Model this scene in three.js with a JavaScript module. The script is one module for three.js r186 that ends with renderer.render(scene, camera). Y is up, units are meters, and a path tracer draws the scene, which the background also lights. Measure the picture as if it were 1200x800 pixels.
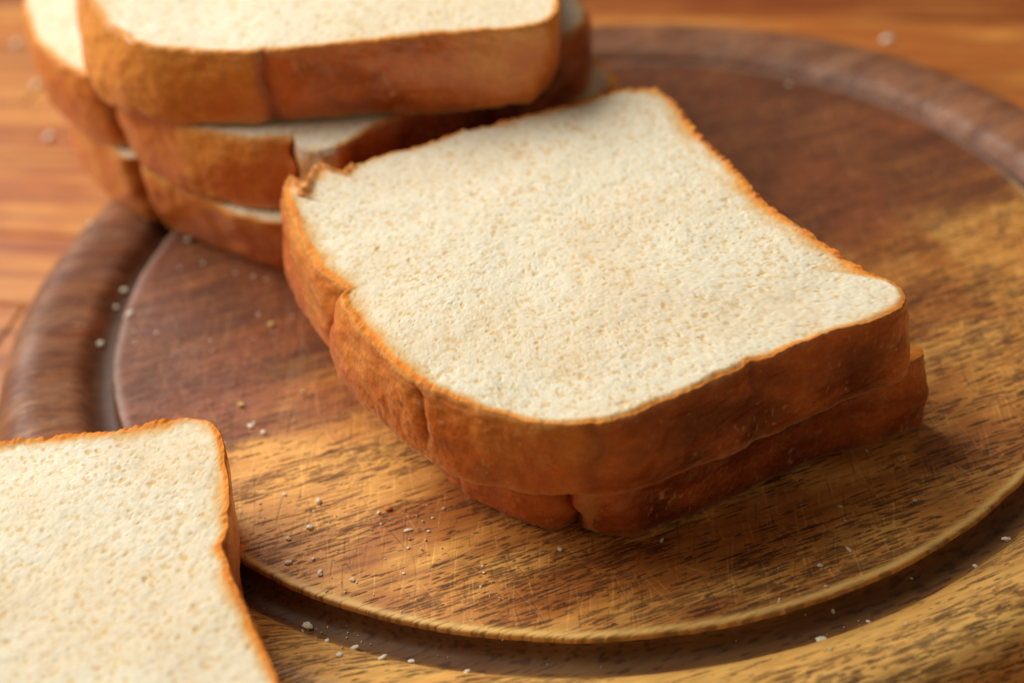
import * as THREE from 'three';

// ------------------------------------------------------------------ camera, light, exposure
const scene = new THREE.Scene();
const camera = new THREE.PerspectiveCamera(22.62, 1024 / 682, 0.02, 20);
camera.position.set(-0.01946, 0.22581, 0.32307);
camera.rotation.set(-0.63797, 0, -0.10067, 'XYZ');
camera.focus = 0.323;                       // metres to the folded crust of the middle slices
camera.userData.fStop = 8.0;
scene.add(camera);

scene.background = new THREE.Color().setRGB(0.150, 0.122, 0.096);   // the dim room round the table
const windowLight = new THREE.RectAreaLight(new THREE.Color().setRGB(1.0, 0.985, 0.945), 6.5, 1.0, 0.86);
windowLight.name = 'window_light';
windowLight.position.set(-0.62, 0.74, -0.38);
windowLight.lookAt(-0.01, 0, 0.02);
windowLight.castShadow = true;
scene.add(windowLight);

const renderer = new THREE.WebGLRenderer();
renderer.toneMapping = THREE.LinearToneMapping;
renderer.toneMappingExposure = 1;
renderer.shadowMap.enabled = true;

// ------------------------------------------------------------------ noise
const clamp = (x, a = 0, b = 1) => (x < a ? a : x > b ? b : x);
const sstep = (a, b, x) => { const t = clamp((x - a) / (b - a)); return t * t * (3 - 2 * t); };
const lerp = (a, b, t) => a + (b - a) * t;
const mix3 = (a, b, t) => [lerp(a[0], b[0], t), lerp(a[1], b[1], t), lerp(a[2], b[2], t)];
function rng(seed) { let s = seed >>> 0; return () => { s = (s + 0x6d2b79f5) >>> 0; let t = Math.imul(s ^ (s >>> 15), 1 | s); t = (t + Math.imul(t ^ (t >>> 7), 61 | t)) ^ t; return ((t ^ (t >>> 14)) >>> 0) / 4294967296; }; }
function hash(x, y, z) { let h = Math.imul(x, 374761393) ^ Math.imul(y, 668265263) ^ Math.imul(z, 2147483647 ^ 0x5bd1e995); h = Math.imul(h ^ (h >>> 13), 1274126177); h = Math.imul(h ^ (h >>> 15), 0x2c1b3c6d); return ((h ^ (h >>> 16)) >>> 0) / 4294967296; }
function n2(x, y, s = 0) {                   // value noise 0..1
  const xi = Math.floor(x), yi = Math.floor(y); let u = x - xi, v = y - yi; u = u * u * (3 - 2 * u); v = v * v * (3 - 2 * v);
  const a = hash(xi, yi, s), b = hash(xi + 1, yi, s), c = hash(xi, yi + 1, s), d = hash(xi + 1, yi + 1, s);
  return a + (b - a) * u + (c - a + (a - b - c + d) * u) * v;
}
function n3(x, y, z, s = 0) {
  const xi = Math.floor(x), yi = Math.floor(y), zi = Math.floor(z); let u = x - xi, v = y - yi, w = z - zi; u = u * u * (3 - 2 * u); v = v * v * (3 - 2 * v); w = w * w * (3 - 2 * w);
  const k = zi * 57 + s, l = (zi + 1) * 57 + s;
  const a = hash(xi, yi, k), b = hash(xi + 1, yi, k), c = hash(xi, yi + 1, k), d = hash(xi + 1, yi + 1, k);
  const e = hash(xi, yi, l), f = hash(xi + 1, yi, l), g = hash(xi, yi + 1, l), h = hash(xi + 1, yi + 1, l);
  const p = a + (b - a) * u + (c - a + (a - b - c + d) * u) * v, q = e + (f - e) * u + (g - e + (e - f - g + h) * u) * v;
  return p + (q - p) * w;
}
const fbm2 = (x, y, s, o = 4) => { let a = 0.5, t = 0, n = 0; for (let i = 0; i < o; i++) { t += a * n2(x, y, s + i * 7); n += a; a *= 0.5; x *= 2.03; y *= 2.03; } return t / n; };
const fbm3 = (x, y, z, s, o = 4) => { let a = 0.5, t = 0, n = 0; for (let i = 0; i < o; i++) { t += a * n3(x, y, z, s + i * 7); n += a; a *= 0.5; x *= 2.03; y *= 2.03; z *= 2.03; } return t / n; };

function tag(o, label, category, group, kind) {
  if (label) o.userData.label = label;
  if (category) o.userData.category = category;
  if (group) o.userData.group = group;
  if (kind) o.userData.kind = kind;
  return o;
}
function part(name, geometry, material, parent) {
  const m = new THREE.Mesh(geometry, material); m.name = name; m.castShadow = m.receiveShadow = true; parent.add(m); return m;
}
function meshOf(pos, idx, col, uv) {
  const g = new THREE.BufferGeometry();
  g.setAttribute('position', new THREE.BufferAttribute(pos instanceof Float32Array ? pos : new Float32Array(pos), 3));
  if (col) g.setAttribute('color', new THREE.BufferAttribute(col instanceof Float32Array ? col : new Float32Array(col), 3));
  if (uv) g.setAttribute('uv', new THREE.BufferAttribute(new Float32Array(uv), 2));
  g.setIndex(new THREE.BufferAttribute(new Uint32Array(idx), 1)); g.computeVertexNormals(); return g;
}
function textureOf(size, data, srgb) {
  const t = new THREE.DataTexture(data, size, size, THREE.RGBAFormat); t.magFilter = THREE.LinearFilter; t.minFilter = THREE.LinearFilter;
  t.wrapS = t.wrapT = THREE.RepeatWrapping; if (srgb) t.colorSpace = THREE.SRGBColorSpace; t.needsUpdate = true; return t;
}
const enc = (c) => { c = clamp(c); return Math.round(255 * (c <= 0.0031308 ? 12.92 * c : 1.055 * Math.pow(c, 1 / 2.4) - 0.055)); };

// ------------------------------------------------------------------ wood of the round board, as a solid
const R = 0.11, GA = -0.31, CA = Math.cos(GA), SA = Math.sin(GA);      // disc radius, grain direction
const TABLE_Y = -0.0200;
const W = { goldHi: [0.82, 0.400, 0.090], gold: [0.62, 0.255, 0.048], brown: [0.29, 0.095, 0.024], dark: [0.165, 0.050, 0.020], pore: [0.050, 0.012, 0.004], red: [0.38, 0.110, 0.017] };
function wood(x, y, z, onWall) {
  const bend = (fbm2(x * 22, z * 22, 3, 2) - 0.5) * 0.006;
  const a = x * CA + z * SA, b = -x * SA + z * CA + bend;
  // darker heartwood strip behind, golden wood in front, parted along the grain
  const edge = b - 0.012 - 0.10 * Math.max(0, -a - 0.06) + (fbm2(a * 30, b * 120, 11, 4) - 0.5) * 0.050 + (fbm2(a * 110, b * 420, 13, 3) - 0.5) * 0.022;
  const g = sstep(-0.016, 0.015, edge);
  const streak = fbm3(a * 26, b * 640, y * 640, 17, 3), mott = fbm3(a * 60, b * 90, y * 90, 23, 4), fine = fbm3(a * 220, b * 1700, y * 1700, 29, 2);
  let c = mix3(W.gold, W.goldHi, sstep(0.35, 0.75, mott));
  c = mix3(c, W.brown, 0.45 * sstep(0.54, 0.78, streak));
  const redspot = sstep(0.50, 0.70, fbm3(a * 45, b * 70, y * 70, 37, 3));
  c = mix3(c, W.red, 0.75 * redspot);
  let d = mix3(W.dark, W.brown, sstep(0.36, 0.78, 0.55 * streak + 0.45 * mott));
  d = mix3(d, [0.29, 0.082, 0.026], 0.8 * redspot);
  c = mix3(d, c, g);
  const rr = Math.hypot(x, z), rimW = sstep(1.04 * R, 1.07 * R, rr) * clamp(lerp(0.26, 0.70, g) + 1.1 * (fbm3(a * 70, b * 260, y * 260, 97, 3) - 0.42));      // the rim is rubbed dry; its paler tint also has sheen painted in
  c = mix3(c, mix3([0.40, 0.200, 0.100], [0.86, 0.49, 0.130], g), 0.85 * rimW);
  const grit = n3(a * 420, b * 5200, y * 5200, 101), k = 0.66 + 0.44 * fine + 0.22 * grit; c = [c[0] * k, c[1] * k, c[2] * k];
  const dens = fbm3(a * 35, b * 130, y * 130, 41, 2), p = onWall ? 0.75 * sstep(0.60, 0.74, n3(a * 380, b * 1900, y * 1900, 43)) : 0;
  c = mix3(c, W.pore, p);
  return { c, dens, gold: g, fine, mott };
}

// knife marks on the disc, drawn into a buffer of the same size as the board texture
const TS = 2048, TEX_M = 0.33;
const cutLight = new Float32Array(TS * TS), cutDark = new Float32Array(TS * TS);
{
  const r = rng(71);
  const stroke = (x, z, ang, len, wid, str, dark) => {
    const buf = dark ? cutDark : cutLight, n = Math.ceil(len / 0.00008), curve = (r() - 0.5) * 0.25;
    for (let i = 0; i < n; i++) {
      const t = i / n, aa = ang + curve * (t - 0.5), px = x + Math.cos(aa) * (t - 0.5) * len, pz = z + Math.sin(aa) * (t - 0.5) * len;
      if (px * px + pz * pz > 0.1085 * 0.1085) continue;
      const fx = (px / TEX_M + 0.5) * TS, fz = (pz / TEX_M + 0.5) * TS, xi = Math.floor(fx), zi = Math.floor(fz), s = str * Math.sin(Math.PI * t) * (0.35 + 0.65 * n2(t * len * 900, x * 1e4, 5));
      for (let v = -2; v <= 2; v++) for (let u = -2; u <= 2; u++) { const q = (zi + v) * TS + xi + u, d = Math.hypot(xi + u + 0.5 - fx, zi + v + 0.5 - fz); buf[q] = Math.max(buf[q], s * clamp(1 - d * 0.00016 / wid)); }
    }
  };
  for (let i = 0; i < 2600; i++) {
    const t = r() * 6.283, q = 0.107 * Math.sqrt(r()), k = r();
    const ang = k < 0.55 ? 1.62 + (r() - 0.5) * 0.3 : k < 0.8 ? 1.18 + (r() - 0.5) * 0.4 : r() * 3.14;
    stroke(Math.cos(t) * q, Math.sin(t) * q, ang, 0.004 + 0.016 * r() * r() + 0.004 * r(), 0.00013 + 0.00015 * r(), 0.35 + 0.65 * r(), r() < 0.45);
  }
  // close bundles of cuts in front of the slices and by the back right
  for (const [x, z, n, spread] of [[-0.02, 0.092, 46, 0.018], [-0.060, 0.076, 40, 0.014], [0.03, 0.088, 46, 0.016], [0.078, 0.02, 40, 0.014], [0.062, 0.07, 36, 0.014], [-0.07, 0.03, 40, 0.016], [-0.085, 0.006, 70, 0.016], [-0.07, -0.006, 50, 0.014], [0.085, 0.0, 60, 0.02], [-0.055, 0.05, 40, 0.02], [0.07, 0.045, 50, 0.018], [0.035, 0.094, 24, 0.01]])
    for (let i = 0; i < n; i++) stroke(x + (r() - 0.5) * 2.6 * spread, z + (r() - 0.5) * 1.5 * spread, (i % 4 ? 1.63 : 0.75 + r()) + (r() - 0.5) * 0.16, 0.005 + 0.012 * r(), 0.00013 + 0.00014 * r(), 0.4 + 0.6 * r(), r() < (x < -0.065 ? 0.15 : 0.5));
  stroke(-0.0977, 0.018, 1.28, 0.022, 0.00022, 0.9, false);
  stroke(-0.072, 0.012, 1.1, 0.018, 0.0002, 0.6, false);
}
// open pores: thin dark dashes along the grain
const poreBuf = new Float32Array(TS * TS);
{
  const r = rng(505);
  for (let n = 0; n < 105000; n++) {
    const x = (r() - 0.5) * 0.32, z = (r() - 0.5) * 0.32, a0 = x * CA + z * SA, b0 = -x * SA + z * CA;
    const dens = fbm2(a0 * 28, b0 * 150, 41, 3), keep = r();
    if (x * x + z * z > 0.162 * 0.162 || keep > sstep(0.30, 0.70, dens) * 0.75 + 0.10) continue;
    const big = r(), len = 0.0010 + 0.0052 * big * big, wid = 0.00011 + 0.00018 * r() * (0.5 + big), str = 0.45 + 0.55 * r(), ang = GA + (r() - 0.5) * 0.09, m = Math.ceil(len / 0.00008), rad = wid / TEX_M * TS, w = Math.ceil(rad);
    for (let i = 0; i <= m; i++) {
      const t = i / m, px = x + Math.cos(ang) * (t - 0.5) * len, pz = z + Math.sin(ang) * (t - 0.5) * len, fx = (px / TEX_M + 0.5) * TS, fz = (pz / TEX_M + 0.5) * TS, xi = Math.floor(fx), zi = Math.floor(fz), q = rad * (0.35 + 0.65 * Math.sin(Math.PI * t)) * (0.7 + 0.6 * n2(t * m * 0.2, n, 3));
      for (let v = -w; v <= w; v++) for (let u = -w; u <= w; u++) { const X = xi + u, Z = zi + v; if (X < 0 || Z < 0 || X >= TS || Z >= TS) continue; const k = str * clamp((q - Math.hypot(X + 0.5 - fx, Z + 0.5 - fz)) * 1.9 + 0.35); if (k > poreBuf[Z * TS + X]) poreBuf[Z * TS + X] = k; }
    }
  }
}
const boardMap = new Uint8Array(TS * TS * 4), boardBump = new Uint8Array(TS * TS * 4), boardRough = new Uint8Array(TS * TS * 4);
for (let j = 0; j < TS; j++) for (let i = 0; i < TS; i++) {
  const x = ((i + 0.5) / TS - 0.5) * TEX_M, z = ((j + 0.5) / TS - 0.5) * TEX_M, q = (j * TS + i) * 4, rr = x * x + z * z;
  if (rr > 0.164 * 0.164) { boardMap[q + 3] = boardBump[q + 3] = boardRough[q + 3] = 255; continue; }
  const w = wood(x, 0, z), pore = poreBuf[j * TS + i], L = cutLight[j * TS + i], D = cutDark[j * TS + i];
  let c = mix3(w.c, W.pore, pore * lerp(0.55, 0.85, w.gold));
  // the turned disc edge is rubbed paler; dark wood gets a painted sheen
  const r = Math.sqrt(rr), wornSheen = Math.exp(-Math.pow((r - 0.1091) / 0.0008, 2)) * lerp(0.75, 1, n2(Math.atan2(z, x) * 40, 1, 3));
  c = mix3(c, mix3([0.42, 0.30, 0.24], [0.90, 0.55, 0.16], w.gold), 0.95 * wornSheen * lerp(0.5, 1, w.gold));
  c = mix3(c, [c[0] * 1.4 + 0.17, c[1] * 1.5 + 0.115, c[2] * 1.6 + 0.060], L);
  c = mix3(c, W.pore, D * 0.7);
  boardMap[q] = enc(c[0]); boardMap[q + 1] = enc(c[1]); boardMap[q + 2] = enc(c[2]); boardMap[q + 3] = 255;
  const h = clamp(0.62 + 0.16 * (w.fine - 0.5) - 0.40 * pore - 0.22 * L - 0.34 * D + 0.10 * (w.mott - 0.5));
  boardBump[q] = boardBump[q + 1] = boardBump[q + 2] = Math.round(255 * h); boardBump[q + 3] = 255;
  const ro = clamp(0.45 + 0.22 * (w.mott - 0.5) + 0.25 * pore + 0.2 * L + 0.08 * w.gold);
  boardRough[q] = boardRough[q + 1] = boardRough[q + 2] = Math.round(255 * ro); boardRough[q + 3] = 255;
}
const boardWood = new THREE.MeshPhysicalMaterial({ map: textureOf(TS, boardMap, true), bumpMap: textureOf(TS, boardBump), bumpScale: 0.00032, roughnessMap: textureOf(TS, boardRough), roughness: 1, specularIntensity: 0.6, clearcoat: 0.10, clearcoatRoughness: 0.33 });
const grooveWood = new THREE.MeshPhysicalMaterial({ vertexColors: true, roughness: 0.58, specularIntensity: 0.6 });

// ------------------------------------------------------------------ the table, of separate staves
{
  const S = 1024, M = 0.6, map = new Uint8Array(S * S * 4);
  for (let j = 0; j < S; j++) for (let i = 0; i < S; i++) {
    const a = i / S * M, b = j / S * M, q = (j * S + i) * 4;
    const s = fbm2(a * 14, b * 240, 61, 4), m = fbm2(a * 40, b * 60, 67, 3), f = fbm2(a * 160, b * 1500, 71, 2);
    let c = mix3([0.47, 0.152, 0.028], [0.62, 0.265, 0.055], sstep(0.3, 0.7, m));
    c = mix3(c, [0.26, 0.060, 0.014], 0.6 * sstep(0.44, 0.70, s));
    const k = 0.84 + 0.32 * f;
    map[q] = enc(c[0] * k); map[q + 1] = enc(c[1] * k); map[q + 2] = enc(c[2] * k); map[q + 3] = 255;
  }
  const tex = textureOf(S, map, true), tones = [[0.9, 0.80, 0.76], [1.02, 1.02, 1], [0.62, 0.46, 0.42], [1.06, 1.14, 1.2], [0.85, 0.74, 0.66], [1.0, 0.94, 0.86]];
  const mats = tones.map((t) => new THREE.MeshPhysicalMaterial({ map: tex, color: new THREE.Color().setRGB(...t), roughness: 0.42, specularIntensity: 0.7 }));
  const table = new THREE.Group(); table.name = 'table'; table.userData.kind = 'structure'; scene.add(table);
  table.position.set(0, TABLE_Y, 0); table.rotation.y = -0.262;
  const r = rng(9); let z = -0.62, row = 0;
  while (z < 0.44) {
    const w = 0.030 + 0.014 * r(); let x = -1.1 - 0.3 * r();
    while (x < 1.1) {
      const l = 0.34 + 0.36 * r(), c = 0.0006, h = 0.03, p = [], uv = [], idx = [], ou = r() * 3, ov = r() * 3;
      // a bar with chamfered top edges
      const ring = [[0, -h, 0], [0, -c, 0], [c, 0, 0], [w - c, 0, 0], [w, -c, 0], [w, -h, 0]].map(([a, y]) => [a, y]);
      for (const [xx, ch] of [[x + 0.0002, 1], [x + c, 0], [x + l - c, 0], [x + l - 0.0002, 1]]) for (const [a, y] of ring) { p.push(xx, y - (ch && y > -c ? c : 0), z + 0.0002 + a * (w - 0.0004) / w); uv.push((xx + ou) / M, (a + ov - y) / M); }
      for (let s = 0; s < 3; s++) for (let k = 0; k < 5; k++) { const A = s * 6 + k; idx.push(A, A + 1, A + 7, A, A + 7, A + 6); }
      const g = meshOf(p, idx, null, uv).toNonIndexed(); g.computeVertexNormals();
      part('plank', g, mats[Math.floor(r() * 6)], table);
      x += l;
    }
    z += w; row++;
  }
}

// ------------------------------------------------------------------ the round cutting board
{
  const board = new THREE.Group(); board.name = 'cutting_board'; scene.add(board);
  tag(board, 'round dark and golden wooden cutting board with a carved groove and raised rim', 'cutting board');
  const NA = 1440, warpR = (t) => (n2(Math.cos(t) * 9 + 20, Math.sin(t) * 9 + 20, 7) - 0.5) * 0.0006 + (n2(Math.cos(t) * 70 + 200, Math.sin(t) * 70 + 200, 8) - 0.5) * 0.0002;
  const sweep = (name, prof, na, mat, col, weight) => {           // prof: [radius, height, radius on the texture]
    const p = [], uv = [], idx = [], c = [], n = prof.length;
    for (let i = 0; i <= na; i++) {
      const t = i / na * 2 * Math.PI, w = warpR(t);
      prof.forEach(([r, y, tr], k) => {
        const rr = r + w * weight(r), x = rr * Math.cos(t), z = rr * Math.sin(t); p.push(x, y, z);
        if (col) c.push(...col(x, y, z, t, r)); else uv.push(tr * Math.cos(t) / TEX_M + 0.5, tr * Math.sin(t) / TEX_M + 0.5);
      });
    }
    for (let i = 0; i < na; i++) for (let k = 0; k < n - 1; k++) { const a = i * n + k; idx.push(a, a + n + 1, a + 1, a, a + n, a + n + 1); }
    return part(name, meshOf(p, idx, col ? c : null, col ? null : uv), mat, board);
  };
  const curve = (pts, n) => new THREE.CatmullRomCurve3(pts.map(([r, y]) => new THREE.Vector3(r * R, y * R, 0)), false, 'centripetal').getPoints(n).map((v) => [v.x, v.y]);
  const byArc = (c, from) => { let s = from; return c.map(([r, y], i) => { if (i) s += Math.hypot(r - c[i - 1][0], y - c[i - 1][1]); return [r, y, s]; }); };
  const bell = (r) => Math.exp(-Math.pow((r - 0.1095) / 0.003, 2));
  const disc = [[0.0001, 0], [0.03, 0], [0.06, 0], [0.09, 0], [0.100, 0], [0.105, 0], [0.1072, 0]].map(([r, y]) => [r, y, r]);
  disc.push(...curve([[0.9745, 0], [0.990, -0.0004], [0.9965, -0.0012], [0.9996, -0.0040], [1.0005, -0.012]], 10).slice(1).map(([r, y]) => [r, y, r]));
  sweep('disc', disc, NA, boardWood, null, bell);
  const cove = curve([[1.0005, -0.012], [1.0015, -0.024], [1.004, -0.038], [1.013, -0.048], [1.028, -0.050], [1.040, -0.048], [1.052, -0.0420]], 26);
  sweep('groove', cove, 2600, grooveWood, (x, y, z, t, r) => { const w = wood(x, y, z, true).c; const k = sstep(1.035 * R, 1.052 * R, r); const stainShade = 0.75 + 0.5 * fbm3(x * 300, y * 900, z * 300, 83, 3); return mix3(mix3([w[0] * 0.42, w[1] * 0.42, w[2] * 0.46], [0.085 * stainShade, 0.038 * stainShade, 0.018 * stainShade], 0.60), w, k * 0.25); }, bell);  // groove wood darkened by staining, plus shade painted into its colour
  const rimC = byArc(curve([[1.052, -0.0420], [1.061, -0.0310], [1.070, -0.0200], [1.082, -0.0110], [1.100, -0.0040], [1.130, 0.0050], [1.160, 0.0110], [1.185, 0.0100], [1.210, 0.0], [1.232, -0.0220], [1.248, -0.0550], [1.257, -0.090], [1.252, -0.130], [1.235, -0.160], [1.21, -0.176]], 60), 1.046 * R);
  rimC.push([0.12, -0.0196, rimC[60][2] + 0.012]);
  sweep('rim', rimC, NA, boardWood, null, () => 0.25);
}
const drape = (x, z) => 0.0003 + 0.0010 * sstep(0.112, 0.130, Math.hypot(x, z));    // what lies on the board touches the disc inside and the rim crest outside

// ------------------------------------------------------------------ bread
const breadCrumb = new THREE.MeshPhysicalMaterial({ vertexColors: true, roughness: 0.95, specularIntensity: 0.25, sheen: 0.25, sheenColor: new THREE.Color(1, 0.95, 0.85), sheenRoughness: 0.8 });
const breadCrust = new THREE.MeshPhysicalMaterial({ vertexColors: true, roughness: 0.40, specularIntensity: 0.8, clearcoat: 0.45, clearcoatRoughness: 0.30 });
const C = { crumb: [0.855, 0.768, 0.570], white: [0.94, 0.90, 0.78], pit: [0.74, 0.48, 0.18], rose: [0.83, 0.69, 0.475], tan: [0.74, 0.42, 0.125], crust: [0.74, 0.178, 0.022], deep: [0.19, 0.026, 0.004], gold: [0.88, 0.340, 0.047], pale: [0.72, 0.45, 0.19] };

{
  const S = 1024, M = 0.04, bump = new Uint8Array(S * S * 4), map = new Uint8Array(S * S * 4), wrap = (f, x, y) => { const u = x / S, v = y / S; return lerp(lerp(f(x, y), f(x - S, y), u), lerp(f(x, y - S), f(x - S, y - S), u), v); };
  for (let j = 0; j < S; j++) for (let i = 0; i < S; i++) {
    const q = (j * S + i) * 4, k = M / S;
    const wrinkle = wrap((x, y) => 1 - Math.abs(2 * fbm2(x * k * 1100, y * k * 700, 131, 3) - 1), i, j), grain = wrap((x, y) => fbm2(x * k * 3200, y * k * 3200, 137, 2), i, j), hole = wrap((x, y) => pits(x * k, y * k, 0.0011, 141, 0.4, 0.12, 0.34), i, j);
    const h = clamp(0.5 + 0.5 * (wrinkle - 0.75) + 0.45 * (grain - 0.5) - 0.5 * hole), c = clamp(0.84 + 0.40 * (grain - 0.5) + 0.18 * (wrinkle - 0.75) - 0.14 * hole);
    bump[q] = bump[q + 1] = bump[q + 2] = Math.round(255 * h); bump[q + 3] = map[q + 3] = 255;
    map[q] = enc(Math.pow(c, 0.8)); map[q + 1] = enc(c); map[q + 2] = enc(Math.pow(c, 1.1));
  }
  breadCrust.map = textureOf(S, map, true); breadCrust.bumpMap = textureOf(S, bump); breadCrust.bumpScale = 0.00006;
}
function pits(x, y, cell, seed, prob, rmin, rmax) {           // depth 0..1 of the nearest air cells
  x /= cell; y /= cell; const xi = Math.floor(x), yi = Math.floor(y); let best = 0;
  for (let v = -1; v <= 1; v++) for (let u = -1; u <= 1; u++) {
    const cx = xi + u, cy = yi + v; if (hash(cx, cy, seed) > prob) continue;
    const px = cx + hash(cx, cy, seed + 1), py = cy + hash(cx, cy, seed + 2), r = lerp(rmin, rmax, hash(cx, cy, seed + 3)), an = hash(cx, cy, seed + 4) * 6.283, el = lerp(0.5, 1, hash(cx, cy, seed + 5));
    const dx = x - px, dy = y - py, ca = Math.cos(an), sa = Math.sin(an), e1 = dx * ca + dy * sa, e2 = (-dx * sa + dy * ca) / el, d2 = (e1 * e1 + e2 * e2) / (r * r);
    if (d2 < 1) best = Math.max(best, (1 - d2) * lerp(0.4, 1, hash(cx, cy, seed + 6)));
  }
  return best;
}
function crumbAt(x, z, s) {
  const wx = x + (fbm2(x * 1100, z * 1100, s + 1, 2) - 0.5) * 0.0011, wz = z + (fbm2(x * 1100, z * 1100, s + 5, 2) - 0.5) * 0.0011;
  const a = pits(wx, wz, 0.0015, s + 11, 0.60, 0.20, 0.56), b = pits(wx, wz, 0.00085, s + 21, 0.72, 0.25, 0.62), c = pits(wx, wz, 0.0046, s + 31, 0.16, 0.10, 0.27);
  const soft = fbm2(x * 420, z * 420, s + 41, 3), fine = fbm2(x * 1900, z * 1900, s + 51, 2);
  const speck = fbm2(wx * 1250, wz * 1250, s + 61, 3), fluff = pits(wx, wz, 0.0010, s + 71, 0.5, 0.2, 0.5);
  const h = -0.00014 * a - 0.00006 * b - 0.00026 * c + (soft - 0.5) * 0.00030 + (speck - 0.5) * 0.00012 + 0.00006 * fluff;
  const pit = clamp(lerp(0.55, 1.25, fbm2(x * 85, z * 85, s + 81, 2))) * clamp(0.60 * a + 0.36 * b + 0.6 * c + 2.0 * (0.48 - speck) + 0.4 * (0.5 - soft));
  return { h, pit, fine, soft, fluff };
}
function closedCurve(pts, n) {
  const c = new THREE.CatmullRomCurve3(pts.map(([x, z]) => new THREE.Vector3(x, 0, z)), true, 'centripetal'); c.arcLengthDivisions = 4000;
  return c.getSpacedPoints(n).slice(0, n).map((v) => [v.x, v.z]);
}
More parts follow.
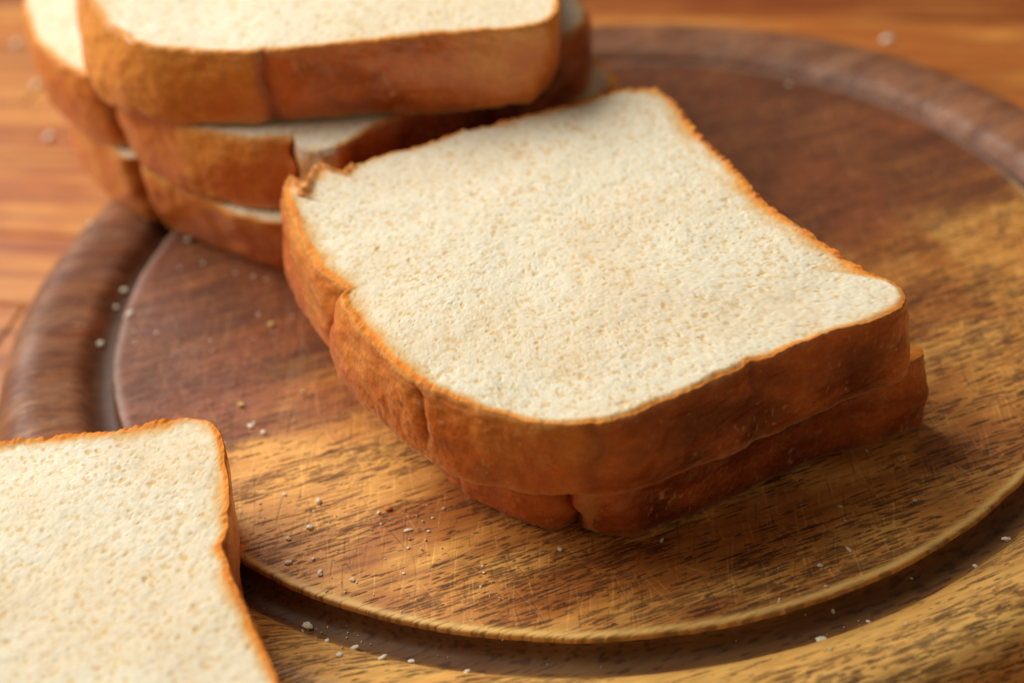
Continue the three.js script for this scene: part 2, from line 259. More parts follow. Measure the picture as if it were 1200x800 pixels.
/* One slice: a crumb mesh (upper and under face) and a crust mesh (the wall round it), from the outline of the upper face and, where it differs, of the lower.
   folds: [x, z, depth, width, lean]; zones: [x0, z0, x1, z1, {look}] along the outline */
function slice(o) {
  const { N, rings, rows, seed, y0, y1 } = o, s = seed * 100;
  const g = new THREE.Group(); g.name = o.name; tag(g, o.label, 'bread slice');
  const top = closedCurve(o.top, N), botPoly = closedCurve(o.bot || o.top, 3000);
  let cx = 0, cz = 0; for (const q of top) { cx += q[0] / N; cz += q[1] / N; }
  if (o.centre) [cx, cz] = o.centre;
  // lower outline by direction
  const TB = 3600, rb = new Float32Array(TB);
  for (let i = 0; i < 3000; i++) {
    const p = botPoly[i], q = botPoly[(i + 1) % 3000], t0 = Math.atan2(p[1] - cz, p[0] - cx); let dt = Math.atan2(q[1] - cz, q[0] - cx) - t0; if (dt > Math.PI) dt -= 2 * Math.PI; if (dt < -Math.PI) dt += 2 * Math.PI;
    const steps = Math.max(2, Math.ceil(Math.abs(dt) / (2 * Math.PI) * TB) * 2);
    for (let k = 0; k <= steps; k++) { const f = k / steps, b = Math.floor(((t0 + dt * f) / (2 * Math.PI) + 2) * TB) % TB; rb[b] = Math.max(rb[b], lerp(Math.hypot(p[0] - cx, p[1] - cz), Math.hypot(q[0] - cx, q[1] - cz), f)); }
  }
  const rbot = (t) => { const f = ((t / (2 * Math.PI) + 2) % 1) * TB, i = Math.floor(f), k = f - i; return lerp(rb[i % TB], rb[(i + 1) % TB], k); };
  const near = (x, z) => { let b = 0, d = 1e9; for (let i = 0; i < N; i++) { const e = Math.hypot(top[i][0] - x, top[i][1] - z); if (e < d) { d = e; b = i; } } return b; };
  let len = 0; for (let i = 0; i < N; i++) len += Math.hypot(top[i][0] - top[(i + 1) % N][0], top[i][1] - top[(i + 1) % N][1]);
  const step = len / N;
  const folds = (o.folds || []).map((f) => ({ at: near(f[0], f[1]), depth: f[2], width: f[3], lean: f[4] || 0, from: f[5] ?? -1, to: f[6] ?? 2 }));
  const zones = (o.zones || []).map((z) => ({ a: near(z[0], z[1]), b: near(z[2], z[3]), soft: z[5] || 0.004, look: z[4] }));
  const inZone = (z, i) => { const n = ((z.b - z.a) % N + N) % N, k = ((i - z.a) % N + N) % N, d = k <= n ? Math.min(k, n - k) * step : -Math.min(k - n, N - k) * step; return sstep(-z.soft / 2, z.soft / 2, d); };
  const look = (i) => { const l = { band: o.band ?? 0.0010, rough: 0.00012, tone: o.tone ?? 0.45, torn: 0, lift: 0, ...o.look }; for (const z of zones) { const w = inZone(z, i); for (const k in z.look) l[k] = lerp(l[k], z.look[k], w); } return l; };
  const looks = top.map((_, i) => look(i));
  const foldAt = (i, v) => { let d = 0, crease = 0; for (const f of folds) { let e = i - f.at; if (e > N / 2) e -= N; if (e < -N / 2) e += N; e = e * step - f.lean * v + (n2(v * 5 + f.at, 3, s + 33) - 0.5) * 0.0022; const on = sstep(f.from - 0.15, f.from + 0.1, v) * (1 - sstep(f.to - 0.1, f.to + 0.15, v)); const w = e > 0 ? f.width : f.width * 0.35, k = Math.exp(-Math.abs(e) / w) * on; d += f.depth * k; crease = Math.max(crease, on * Math.exp(-Math.pow(e / (f.width * 0.4), 2))); } return [d, crease]; };
  // surface heights
  const sag = o.sag || (() => 0);
  const topY = (x, z) => y1 + drape(x, z) + sag(x, z);
  const cr = (x, y, z) => fbm3(x * 260, y * 260, z * 260, s + 3, 3) - 0.5;
  const wall = (i, v) => {                                  // point of the crust at outline i, v = 0 upper edge .. 1 lower edge
    const [x, z] = top[i], L = looks[i], t = Math.atan2(z - cz, x - cx), R0 = Math.hypot(x - cx, z - cz), B = o.bot ? rbot(t) : R0;
    let r = lerp(R0, B, sstep(-0.15, 1.15, v) * 0.6 + 0.4 * v);
    const [fd, crease] = foldAt(i, v), lip = Math.pow(clamp(1 - v / 0.06), 2) + Math.pow(clamp((v - 0.93) / 0.07), 2);
    let out = (o.bulge ?? 0.0007) * 4 * v * (1 - v) - 0.00025 * lip - fd;
    const px = cx + Math.cos(t) * r, pz = cz + Math.sin(t) * r, py = lerp(topY(x, z), y0 + drape(px, pz), v);
    const big = fbm3(px * 120, py * 120, pz * 120, s + 9, 2) - 0.5, wr = n3(px * 420, py * 900, pz * 420, s + 15) - 0.5;
    out += big * 0.0016 + cr(px, py, pz) * 0.0009 + wr * 0.0003 + (fbm3(px * 1500, py * 1500, pz * 1500, s + 19, 2) - 0.5) * L.rough * (1 + 1.8 * L.torn);
    const edgeN = (fbm2(i * step * 900, 3, s + 27, 2) - 0.5) * (0.0003 + 1.3 * L.rough) * clamp(1 - v * 6);
    const edgeB = (fbm2(i * step * 170, 3, s + 29, 4) - 0.5) * 0.0022 * clamp((v - 0.75) * 4);
    const q = [px + Math.cos(t) * out, py + edgeN - 0.0001 * lip + edgeB + L.lift * clamp(1 - v), pz + Math.sin(t) * out, crease];
    return q;
  };
  // ---- crust
  {
    const pos = new Float32Array(N * (rows + 1) * 3), col = new Float32Array(N * (rows + 1) * 3), uv = new Float32Array(N * (rows + 1) * 2), idx = [];
    for (let i = 0; i < N; i++) for (let k = 0; k <= rows; k++) {
      const v0 = k / rows, v = v0 < 0.5 ? 0.5 * Math.pow(2 * v0, 1.35) : 1 - 0.5 * Math.pow(2 - 2 * v0, 1.35), [x, y, z, crease] = wall(i, v), q = (i * (rows + 1) + k) * 3, L = looks[i];
      pos[q] = x; pos[q + 1] = y; pos[q + 2] = z; uv[q / 3 * 2] = i / N * Math.round(len / 0.04) + s * 0.0137; uv[q / 3 * 2 + 1] = v * (y1 - y0) / 0.04 + s * 0.0071;
      const m = fbm3(x * 90, y * 140, z * 90, s + 61, 4), f = fbm3(x * 700, y * 700, z * 700, s + 67, 3), vein = 1 - Math.abs(2 * fbm3(x * 300, y * 520, z * 300, s + 71, 3) - 1), sp = n3(x * 1700, y * 900, z * 1700, s + 73);
      let tone = clamp(L.tone + (m - 0.5) * 0.95 + 0.20 * Math.exp(-v / 0.16) - 0.10 * v);  // zone tones hold bake colour plus light and shade painted into the crust
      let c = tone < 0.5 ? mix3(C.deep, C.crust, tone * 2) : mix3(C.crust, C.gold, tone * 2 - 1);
      c = mix3(c, C.pale, 0.16 * sstep(0.90, 0.995, vein) * sstep(0.4, 0.65, m + 0.1 * f));
      c = mix3(c, C.pale, 0.55 * sstep(0.80, 0.93, sp * (0.55 + 0.75 * fbm3(x * 130, y * 130, z * 130, s + 79, 2))));
      const kf = 0.86 + 0.28 * f; c = [c[0] * kf, c[1] * kf, c[2] * kf];
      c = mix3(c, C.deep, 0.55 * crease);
      const lipTop = Math.exp(-v / 0.035) * (0.6 + 0.8 * (f - 0.3)); c = mix3(c, C.tan, clamp(0.75 * lipTop));
      const lipBot = Math.exp(-(1 - v) / 0.03); c = mix3(c, C.pale, clamp(0.75 * lipBot));
      const tn = clamp(L.torn * sstep(0.05, 0.3, L.torn * 1.25 - v * 0.55 + (f - 0.5) * 0.8)); c = mix3(c, mix3([0.78, 0.42, 0.13], C.crumb, clamp(0.9 - 3.6 * v + 1.2 * (f - 0.5))), tn);
      col[q] = c[0]; col[q + 1] = c[1]; col[q + 2] = c[2];
    }
    for (let i = 0; i < N; i++) for (let k = 0; k < rows; k++) { const a = i * (rows + 1) + k, b = ((i + 1) % N) * (rows + 1) + k; idx.push(a, b, b + 1, a, b + 1, a + 1); }
    orient(pos, idx, cx, cz);
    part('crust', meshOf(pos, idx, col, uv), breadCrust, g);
  }
  // ---- crumb: rings that halve their count towards the middle
  {
    const pos = [], col = [], idx = [], start = [], count = [];
    const ss = []; for (let k = 0; k <= rings; k++) ss.push(1 - Math.pow(k / rings, 0.97));
    ss.forEach((t, k) => {
      let n = N; while (t < 0.56 * n / N && n > 24 && n % 2 === 0) n /= 2;
      start.push(pos.length / 3); count.push(n);
      for (let j = 0; j < n; j++) {
        const i = j * (N / n), e = wall(i, 0), L = looks[i];
        let x = cx + (e[0] - cx) * t, z = cz + (e[2] - cz) * t;
        const rx = e[0] - cx, rz = e[2] - cz, rl = Math.hypot(rx, rz), a = top[(i + N - 3) % N], b = top[(i + 3) % N], tl = Math.hypot(b[0] - a[0], b[1] - a[1]) || 1;
        const cosN = Math.abs(rx * (b[1] - a[1]) - rz * (b[0] - a[0])) / (rl * tl), d = (1 - t) * rl * Math.max(0.35, cosN);
        const k1 = crumbAt(x, z, s + 500), m = sstep(0, 0.0016, d);
        const flat = topY(x, z) + k1.h + (fbm2(x * 60, z * 60, s + 81, 2) - 0.5) * 0.0012;
        const y = lerp(e[1] + (k1.fine - 0.5) * 0.0004 * sstep(0, 0.0004, d), flat, m) + 0.0001 * Math.exp(-Math.pow((d - 0.0009) / 0.0006, 2));
        pos.push(x, y, z);
        let c = mix3(C.crumb, C.white, sstep(0.45, 0.75, fbm2(x * 130, z * 130, s + 87, 3) * 0.6 + k1.fluff * 0.5));
        c = mix3(c, C.rose, 0.7 * sstep(0.45, 0.7, fbm2(x * 45, z * 45, s + 91, 2)));
        c = mix3(c, C.pit, 0.82 * sstep(0.0, 0.74, k1.pit));
        const bw = L.band * (0.35 + 1.3 * fbm2(i * step * 210, d * 400, s + 93, 4)), dd = d + (k1.fine - 0.5) * 0.0005;
        c = mix3(c, C.tan, 0.85 * (1 - sstep(bw * 0.6, bw * 2.1, dd)) * (1 - 0.8 * L.torn));
        c = mix3(c, mix3(C.crust, C.gold, clamp(0.35 + (k1.soft - 0.3))), (1 - sstep(bw * 0.25, bw * 1.0, dd)) * (1 - 0.85 * L.torn));
        col.push(c[0], c[1], c[2]);
      }
    });
    for (let k = 0; k < rings; k++) {
      const A = start[k], n = count[k], B = start[k + 1], m = count[k + 1];
      if (m === n) for (let j = 0; j < n; j++) { const j2 = (j + 1) % n; idx.push(A + j, B + j, B + j2, A + j, B + j2, A + j2); }
      else { const q = n / m; for (let j = 0; j < m; j++) { const j2 = (j + 1) % m; for (let w = 0; w < q; w++) { const u = j * q + w, u2 = (u + 1) % n; idx.push(A + u, w < q / 2 ? B + j : B + j2, A + u2); } idx.push(A + j * q + q / 2, B + j, B + j2); } }
    }
    // under face, plain
    const nb = N / 4, S0 = pos.length / 3; pos.push(cx, y0 + drape(cx, cz), cz); col.push(...C.crumb);
    for (const t of [0.5, 0.85, 1]) for (let j = 0; j < nb; j++) { const e = wall(j * 4, 1), x = cx + (e[0] - cx) * t, z = cz + (e[2] - cz) * t; pos.push(x, t === 1 ? e[1] : y0 + drape(x, z), z); col.push(...C.crumb); }
    const low = []; for (let j = 0; j < nb; j++) { const j2 = (j + 1) % nb; low.push(S0, S0 + 1 + j2, S0 + 1 + j); for (const r of [0, 1]) { const a = S0 + 1 + r * nb, b = a + nb; low.push(a + j, a + j2, b + j2, a + j, b + j2, b + j); } }
    const P = new Float32Array(pos);
    orientUp(P, idx, 1); orientUp(P, low, -1); for (let i = 0; i < low.length; i++) idx.push(low[i]);
    part('crumb', meshOf(P, idx, col), breadCrumb, g);
  }
  scene.add(g); return g;
}
function orientUp(p, idx, want) { for (let i = 0; i < idx.length; i += 3) { const [a, b, c] = [idx[i] * 3, idx[i + 1] * 3, idx[i + 2] * 3], ny = (p[b + 2] - p[a + 2]) * (p[c] - p[a]) - (p[b] - p[a]) * (p[c + 2] - p[a + 2]); if (ny * want < 0) { const t = idx[i + 1]; idx[i + 1] = idx[i + 2]; idx[i + 2] = t; } } }
function orient(p, idx, cx, cz) { let s = 0; for (let i = 0; i < idx.length; i += 300) { const [a, b, c] = [idx[i] * 3, idx[i + 1] * 3, idx[i + 2] * 3]; const ux = p[b] - p[a], uy = p[b + 1] - p[a + 1], uz = p[b + 2] - p[a + 2], vx = p[c] - p[a], vy = p[c + 1] - p[a + 1], vz = p[c + 2] - p[a + 2]; s += (uy * vz - uz * vy) * (p[a] - cx) + (ux * vy - uy * vx) * (p[a + 2] - cz); } if (s < 0) for (let i = 0; i < idx.length; i += 3) { const t = idx[i + 1]; idx[i + 1] = idx[i + 2]; idx[i + 2] = t; } }

// the slice the camera is focused on, on top of the middle pair
slice({
  name: 'bread_slice', label: 'white bread slice in sharp focus, lying on top of the middle pair of slices', seed: 1, N: 1664, rings: 230, rows: 64, y0: 0.0184, y1: 0.0365,
  top: [[0.0185, -0.0237], [0.0231, -0.0146], [0.0272, 0.0028], [0.0321, 0.0181], [0.0360, 0.0307], [0.0410, 0.0407], [0.0458, 0.0504], [0.0500, 0.0574], [0.0536, 0.0615], [0.0548, 0.0655], [0.0540, 0.0690], [0.0482, 0.0723], [0.0430, 0.0741], [0.0363, 0.0763], [0.0295, 0.0794], [0.0236, 0.0817], [0.0177, 0.0848], [0.0095, 0.0888], [0.0015, 0.0924], [-0.0062, 0.0945], [-0.0121, 0.0940], [-0.0179, 0.0919], [-0.0252, 0.0876], [-0.0318, 0.0824], [-0.0371, 0.0775], [-0.0426, 0.0696], [-0.0474, 0.0607], [-0.0508, 0.0529], [-0.0528, 0.0456], [-0.0568, 0.0364], [-0.0601, 0.0264], [-0.0629, 0.0153], [-0.0643, 0.0061], [-0.0633, 0.0043], [-0.0623, 0.0082], [-0.0611, 0.0113], [-0.0598, 0.0085], [-0.0588, 0.0015], [-0.0577, -0.0020], [-0.0563, 0.0005], [-0.0542, 0.0020], [-0.0518, 0.0021], [-0.0505, -0.0002], [-0.0453, -0.0043], [-0.0377, -0.0077], [-0.0222, -0.0137], [-0.0065, -0.0184], [0.0056, -0.0223], [0.0137, -0.0245]],
  bot: [[0.0195, -0.0245], [0.0255, -0.0060], [0.0330, 0.0180], [0.0420, 0.0410], [0.0510, 0.0570], [0.0556, 0.0630], [0.0555, 0.0668], [0.0476, 0.0714], [0.0369, 0.0759], [0.0263, 0.0808], [0.0175, 0.0854], [0.0091, 0.0891], [-0.0007, 0.0923], [-0.0100, 0.0923], [-0.0222, 0.0891], [-0.0314, 0.0836], [-0.0408, 0.0735], [-0.0474, 0.0635], [-0.0543, 0.0515], [-0.0601, 0.0331], [-0.0651, 0.0197], [-0.0680, 0.0040], [-0.0650, -0.0010], [-0.0560, -0.0020], [-0.0400, -0.0080], [-0.0220, -0.0140], [0.0, -0.0210], [0.0140, -0.0250]],
  folds: [[-0.0528, 0.0452, 0.0022, 0.0028, 0.003], [-0.0375, 0.0770, 0.0010, 0.0022, -0.001, 0.1, 0.75], [-0.0062, 0.0945, 0.0003, 0.006, 0.002], [0.0236, 0.0817, 0.0006, 0.002, 0.001, -1, 0.45]],
  zones: [[0.0137, -0.0245, 0.0536, 0.0615, { band: 0.0027, rough: 0.0008, tone: 0.75 }, 0.004], [0.0540, 0.0690, 0.0000, 0.0930, { tone: 0.16, band: 0.0011 }, 0.02], [-0.0062, 0.0945, -0.0318, 0.0824, { tone: 0.70 }, 0.012], [-0.0375, 0.077, -0.0640, 0.010, { tone: 0.74, band: 0.0022, rough: 0.00018 }, 0.01], [-0.0640, 0.0070, -0.0500, -0.0010, { torn: 0.2, rough: 0.0009, tone: 0.9, band: 0.0022, lift: 0.0012 }, 0.003], [-0.0480, -0.0020, 0.0130, -0.0240, { band: 0.0015, tone: 0.4, rough: 0.0005 }, 0.006]],  // tones paint the unlit right front darker and the lit left brighter
  sag: (x, z) => 0.0016 * Math.exp(-(Math.pow(x + 0.062, 2) + Math.pow(z - 0.008, 2)) / (0.013 * 0.013)),
});
slice({
  name: 'bread_slice_001', label: 'lower bread slice of the middle pair, pressed flat on the golden wood', seed: 2, N: 1408, rings: 60, rows: 56, y0: 0.0, y1: 0.0178,
  top: [[0.0612, 0.0600], [0.0560, 0.0635], [0.0461, 0.0664], [0.0370, 0.0695], [0.0277, 0.0734], [0.0186, 0.0781], [0.0097, 0.0821], [-0.0005, 0.0845], [-0.0069, 0.0838], [-0.0113, 0.0820], [-0.0166, 0.0807], [-0.0230, 0.0773], [-0.0294, 0.0709], [-0.0359, 0.0622], [-0.0410, 0.0534], [-0.0445, 0.0473], [-0.0520, 0.0330], [-0.0560, 0.0150], [-0.0450, 0.0030], [-0.0200, -0.0070], [0.0080, -0.0160], [0.0180, -0.0150], [0.0300, 0.0080], [0.0440, 0.0370], [0.0560, 0.0540]],
  folds: [[-0.0110, 0.0826, 0.0034, 0.0016, 0.0005], [-0.0330, 0.0665, 0.0008, 0.002, 0]],
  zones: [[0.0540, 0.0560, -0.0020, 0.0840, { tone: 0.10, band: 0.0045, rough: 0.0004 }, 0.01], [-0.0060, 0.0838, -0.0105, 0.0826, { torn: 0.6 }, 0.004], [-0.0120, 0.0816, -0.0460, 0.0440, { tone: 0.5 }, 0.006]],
});
// the stack of three at the back left
slice({
  name: 'bread_slice_002', label: 'bottom slice of the stack of three, resting on the board and its rim', seed: 3, N: 1152, rings: 90, rows: 44, y0: 0.0, y1: 0.0184,
  top: [[-0.1315, -0.0990], [-0.1258, -0.0740], [-0.1192, -0.0600], [-0.1118, -0.0492], [-0.1030, -0.0388], [-0.0950, -0.0312], [-0.0878, -0.0238], [-0.0790, -0.0150], [-0.0700, -0.0105], [-0.0610, -0.0100], [-0.0500, -0.0165], [-0.0280, -0.0310], [-0.0033, -0.0478], [0.0113, -0.0558], [0.0145, -0.0620], [0.0080, -0.0780], [-0.0150, -0.1080], [-0.0420, -0.1340], [-0.0700, -0.1440], [-0.1020, -0.1400], [-0.1260, -0.1220]],
  bot: [[-0.1320, -0.0960], [-0.1310, -0.0828], [-0.1250, -0.0682], [-0.1150, -0.0550], [-0.1070, -0.0462], [-0.0965, -0.0368], [-0.0875, -0.0304], [-0.0790, -0.0229], [-0.0726, -0.0188], [-0.0640, -0.0150], [-0.0500, -0.0190], [-0.0280, -0.0330], [-0.0033, -0.0490], [0.0100, -0.0565], [0.0135, -0.0630], [0.0070, -0.0790], [-0.0160, -0.1080], [-0.0420, -0.1330], [-0.0700, -0.1430], [-0.1010, -0.1390], [-0.1250, -0.1210]],
  folds: [[-0.1100, -0.0450, 0.0042, 0.0032, 0.002]],
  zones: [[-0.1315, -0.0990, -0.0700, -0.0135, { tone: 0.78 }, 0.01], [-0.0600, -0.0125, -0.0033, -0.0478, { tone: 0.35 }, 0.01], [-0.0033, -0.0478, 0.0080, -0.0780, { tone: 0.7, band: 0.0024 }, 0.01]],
});
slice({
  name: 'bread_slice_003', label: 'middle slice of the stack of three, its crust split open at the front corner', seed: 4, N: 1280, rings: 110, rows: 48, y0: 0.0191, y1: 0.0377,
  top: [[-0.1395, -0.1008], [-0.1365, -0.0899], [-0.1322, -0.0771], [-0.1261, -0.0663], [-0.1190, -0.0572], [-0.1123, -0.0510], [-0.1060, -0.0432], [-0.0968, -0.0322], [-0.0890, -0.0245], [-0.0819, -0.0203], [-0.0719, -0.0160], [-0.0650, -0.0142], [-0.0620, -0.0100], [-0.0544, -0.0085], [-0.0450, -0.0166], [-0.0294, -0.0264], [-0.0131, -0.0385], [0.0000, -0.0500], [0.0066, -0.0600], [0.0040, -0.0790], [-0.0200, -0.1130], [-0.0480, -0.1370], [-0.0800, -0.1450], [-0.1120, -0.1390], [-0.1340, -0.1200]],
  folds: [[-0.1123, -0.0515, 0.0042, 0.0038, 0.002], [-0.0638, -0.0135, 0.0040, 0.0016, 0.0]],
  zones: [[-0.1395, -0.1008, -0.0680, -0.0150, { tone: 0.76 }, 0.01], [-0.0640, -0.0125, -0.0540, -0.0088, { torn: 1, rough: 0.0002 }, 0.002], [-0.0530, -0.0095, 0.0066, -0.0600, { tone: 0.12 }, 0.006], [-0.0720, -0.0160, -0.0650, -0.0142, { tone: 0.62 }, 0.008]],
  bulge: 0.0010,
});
slice({
  name: 'bread_slice_004', label: 'topmost slice of the stack of three, golden crust cut by the upper edge', seed: 5, N: 1280, rings: 150, rows: 52, y0: 0.0385, y1: 0.0582,
  top: [[-0.1150, -0.0800], [-0.1122, -0.0600], [-0.1078, -0.0473], [-0.1032, -0.0373], [-0.0965, -0.0287], [-0.0879, -0.0237], [-0.0800, -0.0203], [-0.0686, -0.0177], [-0.0592, -0.0173], [-0.0499, -0.0173], [-0.0405, -0.0177], [-0.0311, -0.0181], [-0.0199, -0.0172], [-0.0106, -0.0168], [-0.0049, -0.0184], [-0.0020, -0.0234], [-0.0010, -0.0500], [-0.0035, -0.0800], [0.0, -0.1080], [-0.0050, -0.1140], [-0.0500, -0.1160], [-0.0950, -0.1130], [-0.1110, -0.1000]],
  bot: [[-0.1215, -0.0851], [-0.1180, -0.0649], [-0.1130, -0.0465], [-0.1040, -0.0340], [-0.0921, -0.0261], [-0.0820, -0.0238], [-0.0722, -0.0220], [-0.0620, -0.0210], [-0.0527, -0.0204], [-0.0372, -0.0188], [-0.0217, -0.0179], [-0.0099, -0.0200], [-0.0044, -0.0260], [-0.0030, -0.0500], [-0.0050, -0.0800], [-0.0020, -0.1080], [-0.0080, -0.1150], [-0.0500, -0.1170], [-0.1000, -0.1150], [-0.1170, -0.1010]],
  folds: [[-0.0690, -0.0178, 0.0017, 0.0042, -0.001]],
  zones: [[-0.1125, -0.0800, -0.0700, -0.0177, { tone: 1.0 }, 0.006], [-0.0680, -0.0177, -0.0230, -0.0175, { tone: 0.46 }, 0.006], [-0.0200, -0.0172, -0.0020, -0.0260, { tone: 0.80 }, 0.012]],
  bulge: 0.0010,
});
// the single slice in the near left corner
slice({
  name: 'bread_slice_005', label: 'single bread slice lying alone over the rim in the near left corner', seed: 6, N: 1408, rings: 210, rows: 44, y0: 0.0, y1: 0.0214,
  top: [[-0.1640, 0.0690], [-0.1400, 0.0662], [-0.1196, 0.0650], [-0.1098, 0.0643], [-0.0983, 0.0632], [-0.0902, 0.0619], [-0.0835, 0.0615], [-0.0783, 0.0640], [-0.0759, 0.0701], [-0.0751, 0.0765], [-0.0738, 0.0851], [-0.0729, 0.0933], [-0.0730, 0.1004], [-0.0714, 0.1077], [-0.0693, 0.1131], [-0.0666, 0.1205], [-0.0641, 0.1275], [-0.0620, 0.1334], [-0.0610, 0.1450], [-0.0660, 0.1580], [-0.0850, 0.1680], [-0.1150, 0.1720], [-0.1480, 0.1680], [-0.1680, 0.1540], [-0.1720, 0.1340], [-0.1680, 0.1000], [-0.1690, 0.0760]],
  bot: [[-0.1640, 0.0700], [-0.1400, 0.0672], [-0.1196, 0.0660], [-0.0983, 0.0642], [-0.0850, 0.0632], [-0.0800, 0.0655], [-0.0780, 0.0710], [-0.0770, 0.0780], [-0.0758, 0.0860], [-0.0745, 0.0940], [-0.0735, 0.1020], [-0.0712, 0.1110], [-0.0680, 0.1210], [-0.0650, 0.1330], [-0.0640, 0.1450], [-0.0690, 0.1570], [-0.0870, 0.1670], [-0.1150, 0.1710], [-0.1470, 0.1670], [-0.1670, 0.1530], [-0.1710, 0.1340], [-0.1670, 0.1000], [-0.1680, 0.0770]],
  folds: [[-0.0728, 0.1004, 0.0006, 0.006, 0.0]],
  zones: [[-0.1640, 0.0690, -0.0850, 0.0615, { band: 0.0022, rough: 0.0007, tone: 0.55 }, 0.004], [-0.0790, 0.0640, -0.0620, 0.1334, { band: 0.0016, tone: 0.5 }, 0.006]],
});

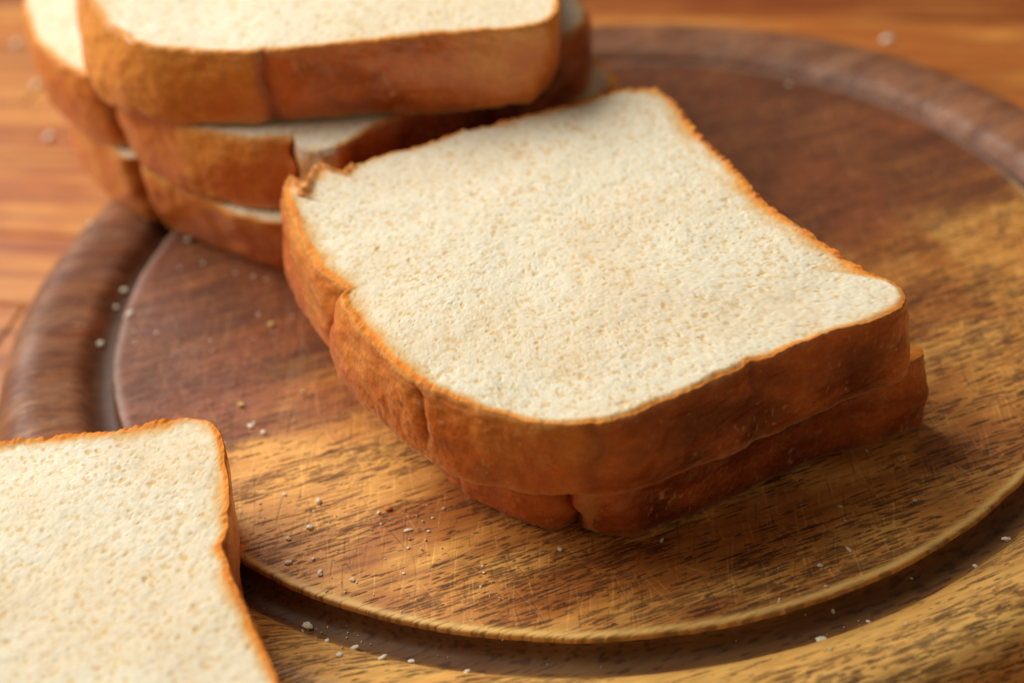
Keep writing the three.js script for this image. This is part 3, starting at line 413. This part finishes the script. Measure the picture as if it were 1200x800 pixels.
// ------------------------------------------------------------------ loose crumbs
{
  const crumbMat = new THREE.MeshPhysicalMaterial({ color: new THREE.Color().setRGB(0.95, 0.86, 0.66), roughness: 0.95, specularIntensity: 0.3, transmission: 0.2, thickness: 0 });
  const yellowMat = new THREE.MeshPhysicalMaterial({ color: new THREE.Color().setRGB(0.76, 0.50, 0.19), roughness: 0.9, specularIntensity: 0.3 });
  const crustMat = new THREE.MeshPhysicalMaterial({ color: new THREE.Color().setRGB(0.62, 0.24, 0.05), roughness: 0.8, specularIntensity: 0.4 });
  const blob = (seed, detail) => {
    const g = new THREE.IcosahedronGeometry(1, detail), p = g.attributes.position, v = new THREE.Vector3();
    for (let i = 0; i < p.count; i++) { v.fromBufferAttribute(p, i); const k = 0.42 + 0.95 * fbm3(v.x * 1.5 + 9, v.y * 1.5 + 9, v.z * 1.5 + 9, seed, 3) + 0.50 * (n3(v.x * 6 + 30, v.y * 6 + 30, v.z * 6 + 30, seed + 3) - 0.5); p.setXYZ(i, v.x * k, v.y * k, v.z * k); }
    const nrm = p.clone(), acc = {}, key = (i) => [0, 1, 2].map((c) => Math.round(p.array[i * 3 + c] * 1e4)).join(); g.computeVertexNormals();
    const fn = g.attributes.normal.array; for (let i = 0; i < p.count; i++) { const a = acc[key(i)] ??= [0, 0, 0]; for (let c = 0; c < 3; c++) a[c] += fn[i * 3 + c]; }
    for (let i = 0; i < p.count; i++) { v.set(...acc[key(i)]).normalize(); nrm.setXYZ(i, v.x, v.y, v.z); } g.setAttribute('normal', nrm); return g;
  };
  const shapes = [0, 1, 2, 3, 4, 5].map((i) => blob(900 + i * 13, 3));
  const boardY = (r) => { const q = r / R, P = [[0, 0], [0.985, 0], [0.9995, -0.006], [1.0015, -0.024], [1.004, -0.038], [1.013, -0.048], [1.028, -0.05], [1.04, -0.048], [1.052, -0.042], [1.061, -0.031], [1.07, -0.02], [1.082, -0.011], [1.1, -0.004], [1.13, 0.005], [1.16, 0.011], [1.185, 0.01], [1.21, 0], [1.232, -0.022]]; for (let i = 1; i < P.length; i++) if (q < P[i][0]) return R * lerp(P[i - 1][1], P[i][1], (q - P[i - 1][0]) / (P[i][0] - P[i - 1][0])); return -0.003; };
  const r = rng(33), used = {};
  const crumb = (x, z, size, long, label, mat = crumbMat, y) => {
    const m = new THREE.Mesh(shapes[Math.floor(r() * 6)], mat); m.castShadow = m.receiveShadow = true;
    const n = used.c = (used.c ?? -1) + 1; m.name = n ? 'bread_crumb_' + String(n).padStart(3, '0') : 'bread_crumb';
    const s = size * 0.5; m.scale.set(s * long, s * (0.45 + 0.3 * r()), s * (0.7 + 0.4 * r())); m.rotation.y = r() * 6.283;
    m.position.set(x, (y ?? boardY(Math.hypot(x, z))) + s * 0.45, z); scene.add(m);
    return tag(m, label, 'bread crumb', 'crumbs fallen from the bread');
  };
  const at = [
    [-0.0970, -0.0368, 2.2, 1.2, 'white crumb on the dark wood just under the stack of three'],
    [-0.0922, -0.0257, 1.5, 1.1, 'faint pale crumb on dark wood in front of the stack of three'],
    [-0.1231, -0.0488, 2.2, 1.2, 'white crumb on the brown left rim just below the stack of three'],
    [-0.1079, -0.0073, 2.0, 1.6, 'white crumb at the left edge of the disc beside the groove'],
    [-0.1008, 0.0014, 1.5, 1.1, 'small white crumb on dark wood right of the left groove'],
    [-0.1125, -0.0246, 2.3, 1.3, 'whitish crumb in the left groove, farther one of two close together'],
    [-0.1136, -0.0178, 1.8, 1.2, 'whitish crumb in the left groove, nearer one of two close together'],
    [-0.1154, -0.0029, 2.4, 1.4, 'crumb low in the left groove, nearest of the groove crumbs there'],
    [-0.0740, 0.0030, 2.4, 1.2, 'round yellow crumb on dark wood left of the middle slices', yellowMat],
    [-0.0795, -0.0179, 1.3, 1.2, 'small pale crumb on dark wood near the bottom of the stack'],
    [-0.0789, 0.0320, 2.6, 1.2, 'ragged yellow crumb above two white ones behind the single slice', yellowMat],
    [-0.0766, 0.0394, 1.7, 1.6, 'white crumb behind the single slice, left one of a pair'],
    [-0.0736, 0.0421, 2.3, 1.2, 'white crumb behind the single slice, right one of a pair'],
    [-0.0611, 0.0656, 2.3, 1.2, 'bright white crumb on golden wood, largest right of the single slice'],
    [-0.0682, 0.0624, 1.3, 1.5, 'small white crumb on wood close to the single slice crust'],
    [-0.0627, 0.0731, 2.0, 1.2, 'pale flat crumb on cross cut wood right of the single slice'],
    [-0.0668, 0.0757, 1.6, 1.2, 'dull crumb on cross cut wood beside the single slice'],
    [-0.0665, 0.0824, 2.0, 1.2, 'round yellowish crumb near the disc edge by the single slice'],
    [-0.0603, 0.0861, 1.6, 1.8, 'flat pale crumb near the front left edge of the disc'],
    [-0.0472, 0.0700, 2.3, 1.2, 'orange crust crumb on golden wood left of the middle pair', crustMat],
    [-0.0433, 0.0767, 1.5, 2.0, 'long white crumb standing out on golden wood before the middle pair'],
    [-0.0384, 0.0738, 1.0, 1.2, 'tiny white crumb close to the lower middle slice'],
    [-0.0393, 0.0775, 1.1, 1.1, 'tiny pale crumb just right of the long white crumb'],
    [-0.0540, 0.0889, 1.6, 1.2, 'dull pale crumb at the front disc edge above the groove wall'],
    [-0.0143, 0.0863, 1.6, 1.2, 'white crumb on the wood right before the split crust'],
    [-0.0291, 0.0904, 0.8, 1.2, 'speck of crumb on golden wood before the middle pair'],
    [0.0051, 0.0866, 1.5, 1.4, 'pale crumb touching the front crust of the lower middle slice'],
    [0.0401, 0.0823, 1.5, 1.1, 'grey white crumb on scratched wood right of the middle pair'],
    [0.0392, 0.0942, 1.5, 1.7, 'curled white crumb near the right front edge of the disc'],
    [0.0331, 0.0975, 1.6, 1.1, 'dull crumb in a reddish patch near the disc edge'],
    [0.0545, 0.0827, 1.2, 1.2, 'tiny crumb on wood at the far right near the disc edge'],
    [-0.0631, 0.0946, 2.6, 1.4, 'upright white flake in the groove right of the single slice'],
    [-0.0588, 0.1020, 1.8, 1.3, 'white crumb on the inner rim edge next to the single slice'],
    [-0.0540, 0.1018, 1.9, 1.3, 'white crumb on the inner rim edge, third from the single slice'],
    [-0.0561, 0.1074, 1.9, 1.2, 'crumb on top of the front rim just below the groove crumbs'],
    [-0.0485, 0.1081, 2.3, 1.4, 'white crumb on the front rim, left one of two close together'],
    [-0.0436, 0.1065, 1.8, 1.2, 'white crumb on the front rim, right one of two close together'],
    [-0.0333, 0.1129, 1.9, 1.2, 'white crumb on the front rim under the middle of the groove'],
    [0.0306, 0.1114, 1.8, 1.8, 'white crumb on the inner rim edge at the front right'],
    [0.0399, 0.1081, 1.3, 1.3, 'small crumb on the inner rim edge at the front right'],
    [0.0625, 0.0969, 1.4, 1.2, 'small grey crumb on the right rim beside the groove'],
    [0.0703, 0.0905, 2.0, 1.5, 'white crumb on the right rim near the picture edge'],
    [0.0622, -0.0846, 2.0, 1.2, 'blurred pale crumb on the dark far side of the disc'],
    [-0.0657, 0.0294, 1.3, 1.1, 'small white crumb on wood left of the folded crust'],
    [-0.0443, 0.0884, 0.9, 1.1, 'speck of crumb above the front groove wall'],
  ];
  for (const [x, z, s, l, label, m] of at) crumb(x, z, s * 0.00062, l, label, m);
  for (const [x, z, s, label] of [[0.1035, -0.1417, 3.2, 'blurred white crumb on the table behind the board'], [-0.1732, -0.2008, 3.0, 'blurred crumb on the table left of the stack, farthest back'], [-0.1520, -0.1338, 3.0, 'blurred crumb on the table beside the bottom of the stack'], [-0.1617, -0.1695, 2.6, 'blurred crumb on the table beside the middle of the stack']]) crumb(x, z, s * 0.001, 1.2, label, crumbMat, TABLE_Y);
  // fine crumb dust, past counting
  const dust = new THREE.InstancedMesh(blob(990, 1), crumbMat, 260); dust.name = 'crumb_dust'; dust.castShadow = dust.receiveShadow = true;
  const M = new THREE.Matrix4(), Q = new THREE.Quaternion(), E = new THREE.Euler();
  for (let i = 0; i < 260; i++) { const c = at[Math.floor(r() * 40)], g = () => (r() + r() + r() - 1.5), spread = i % 4 ? 0.012 : 0.05, x = c[0] + g() * spread, z = c[1] + g() * spread, q = Math.min(Math.hypot(x, z), 0.136), s = 0.00009 + 0.00028 * Math.pow(r(), 3); M.compose(new THREE.Vector3(x, boardY(q) + s * 0.5, z), Q.setFromEuler(E.set(r() * 6, r() * 6, r() * 6)), new THREE.Vector3(s * (1 + 1.2 * r()), s * 0.7, s)); dust.setMatrixAt(i, M); }
  scene.add(dust); tag(dust, 'fine pale crumb dust strewn over the wooden board', 'crumb dust', null, 'stuff');
}

renderer.render(scene, camera);
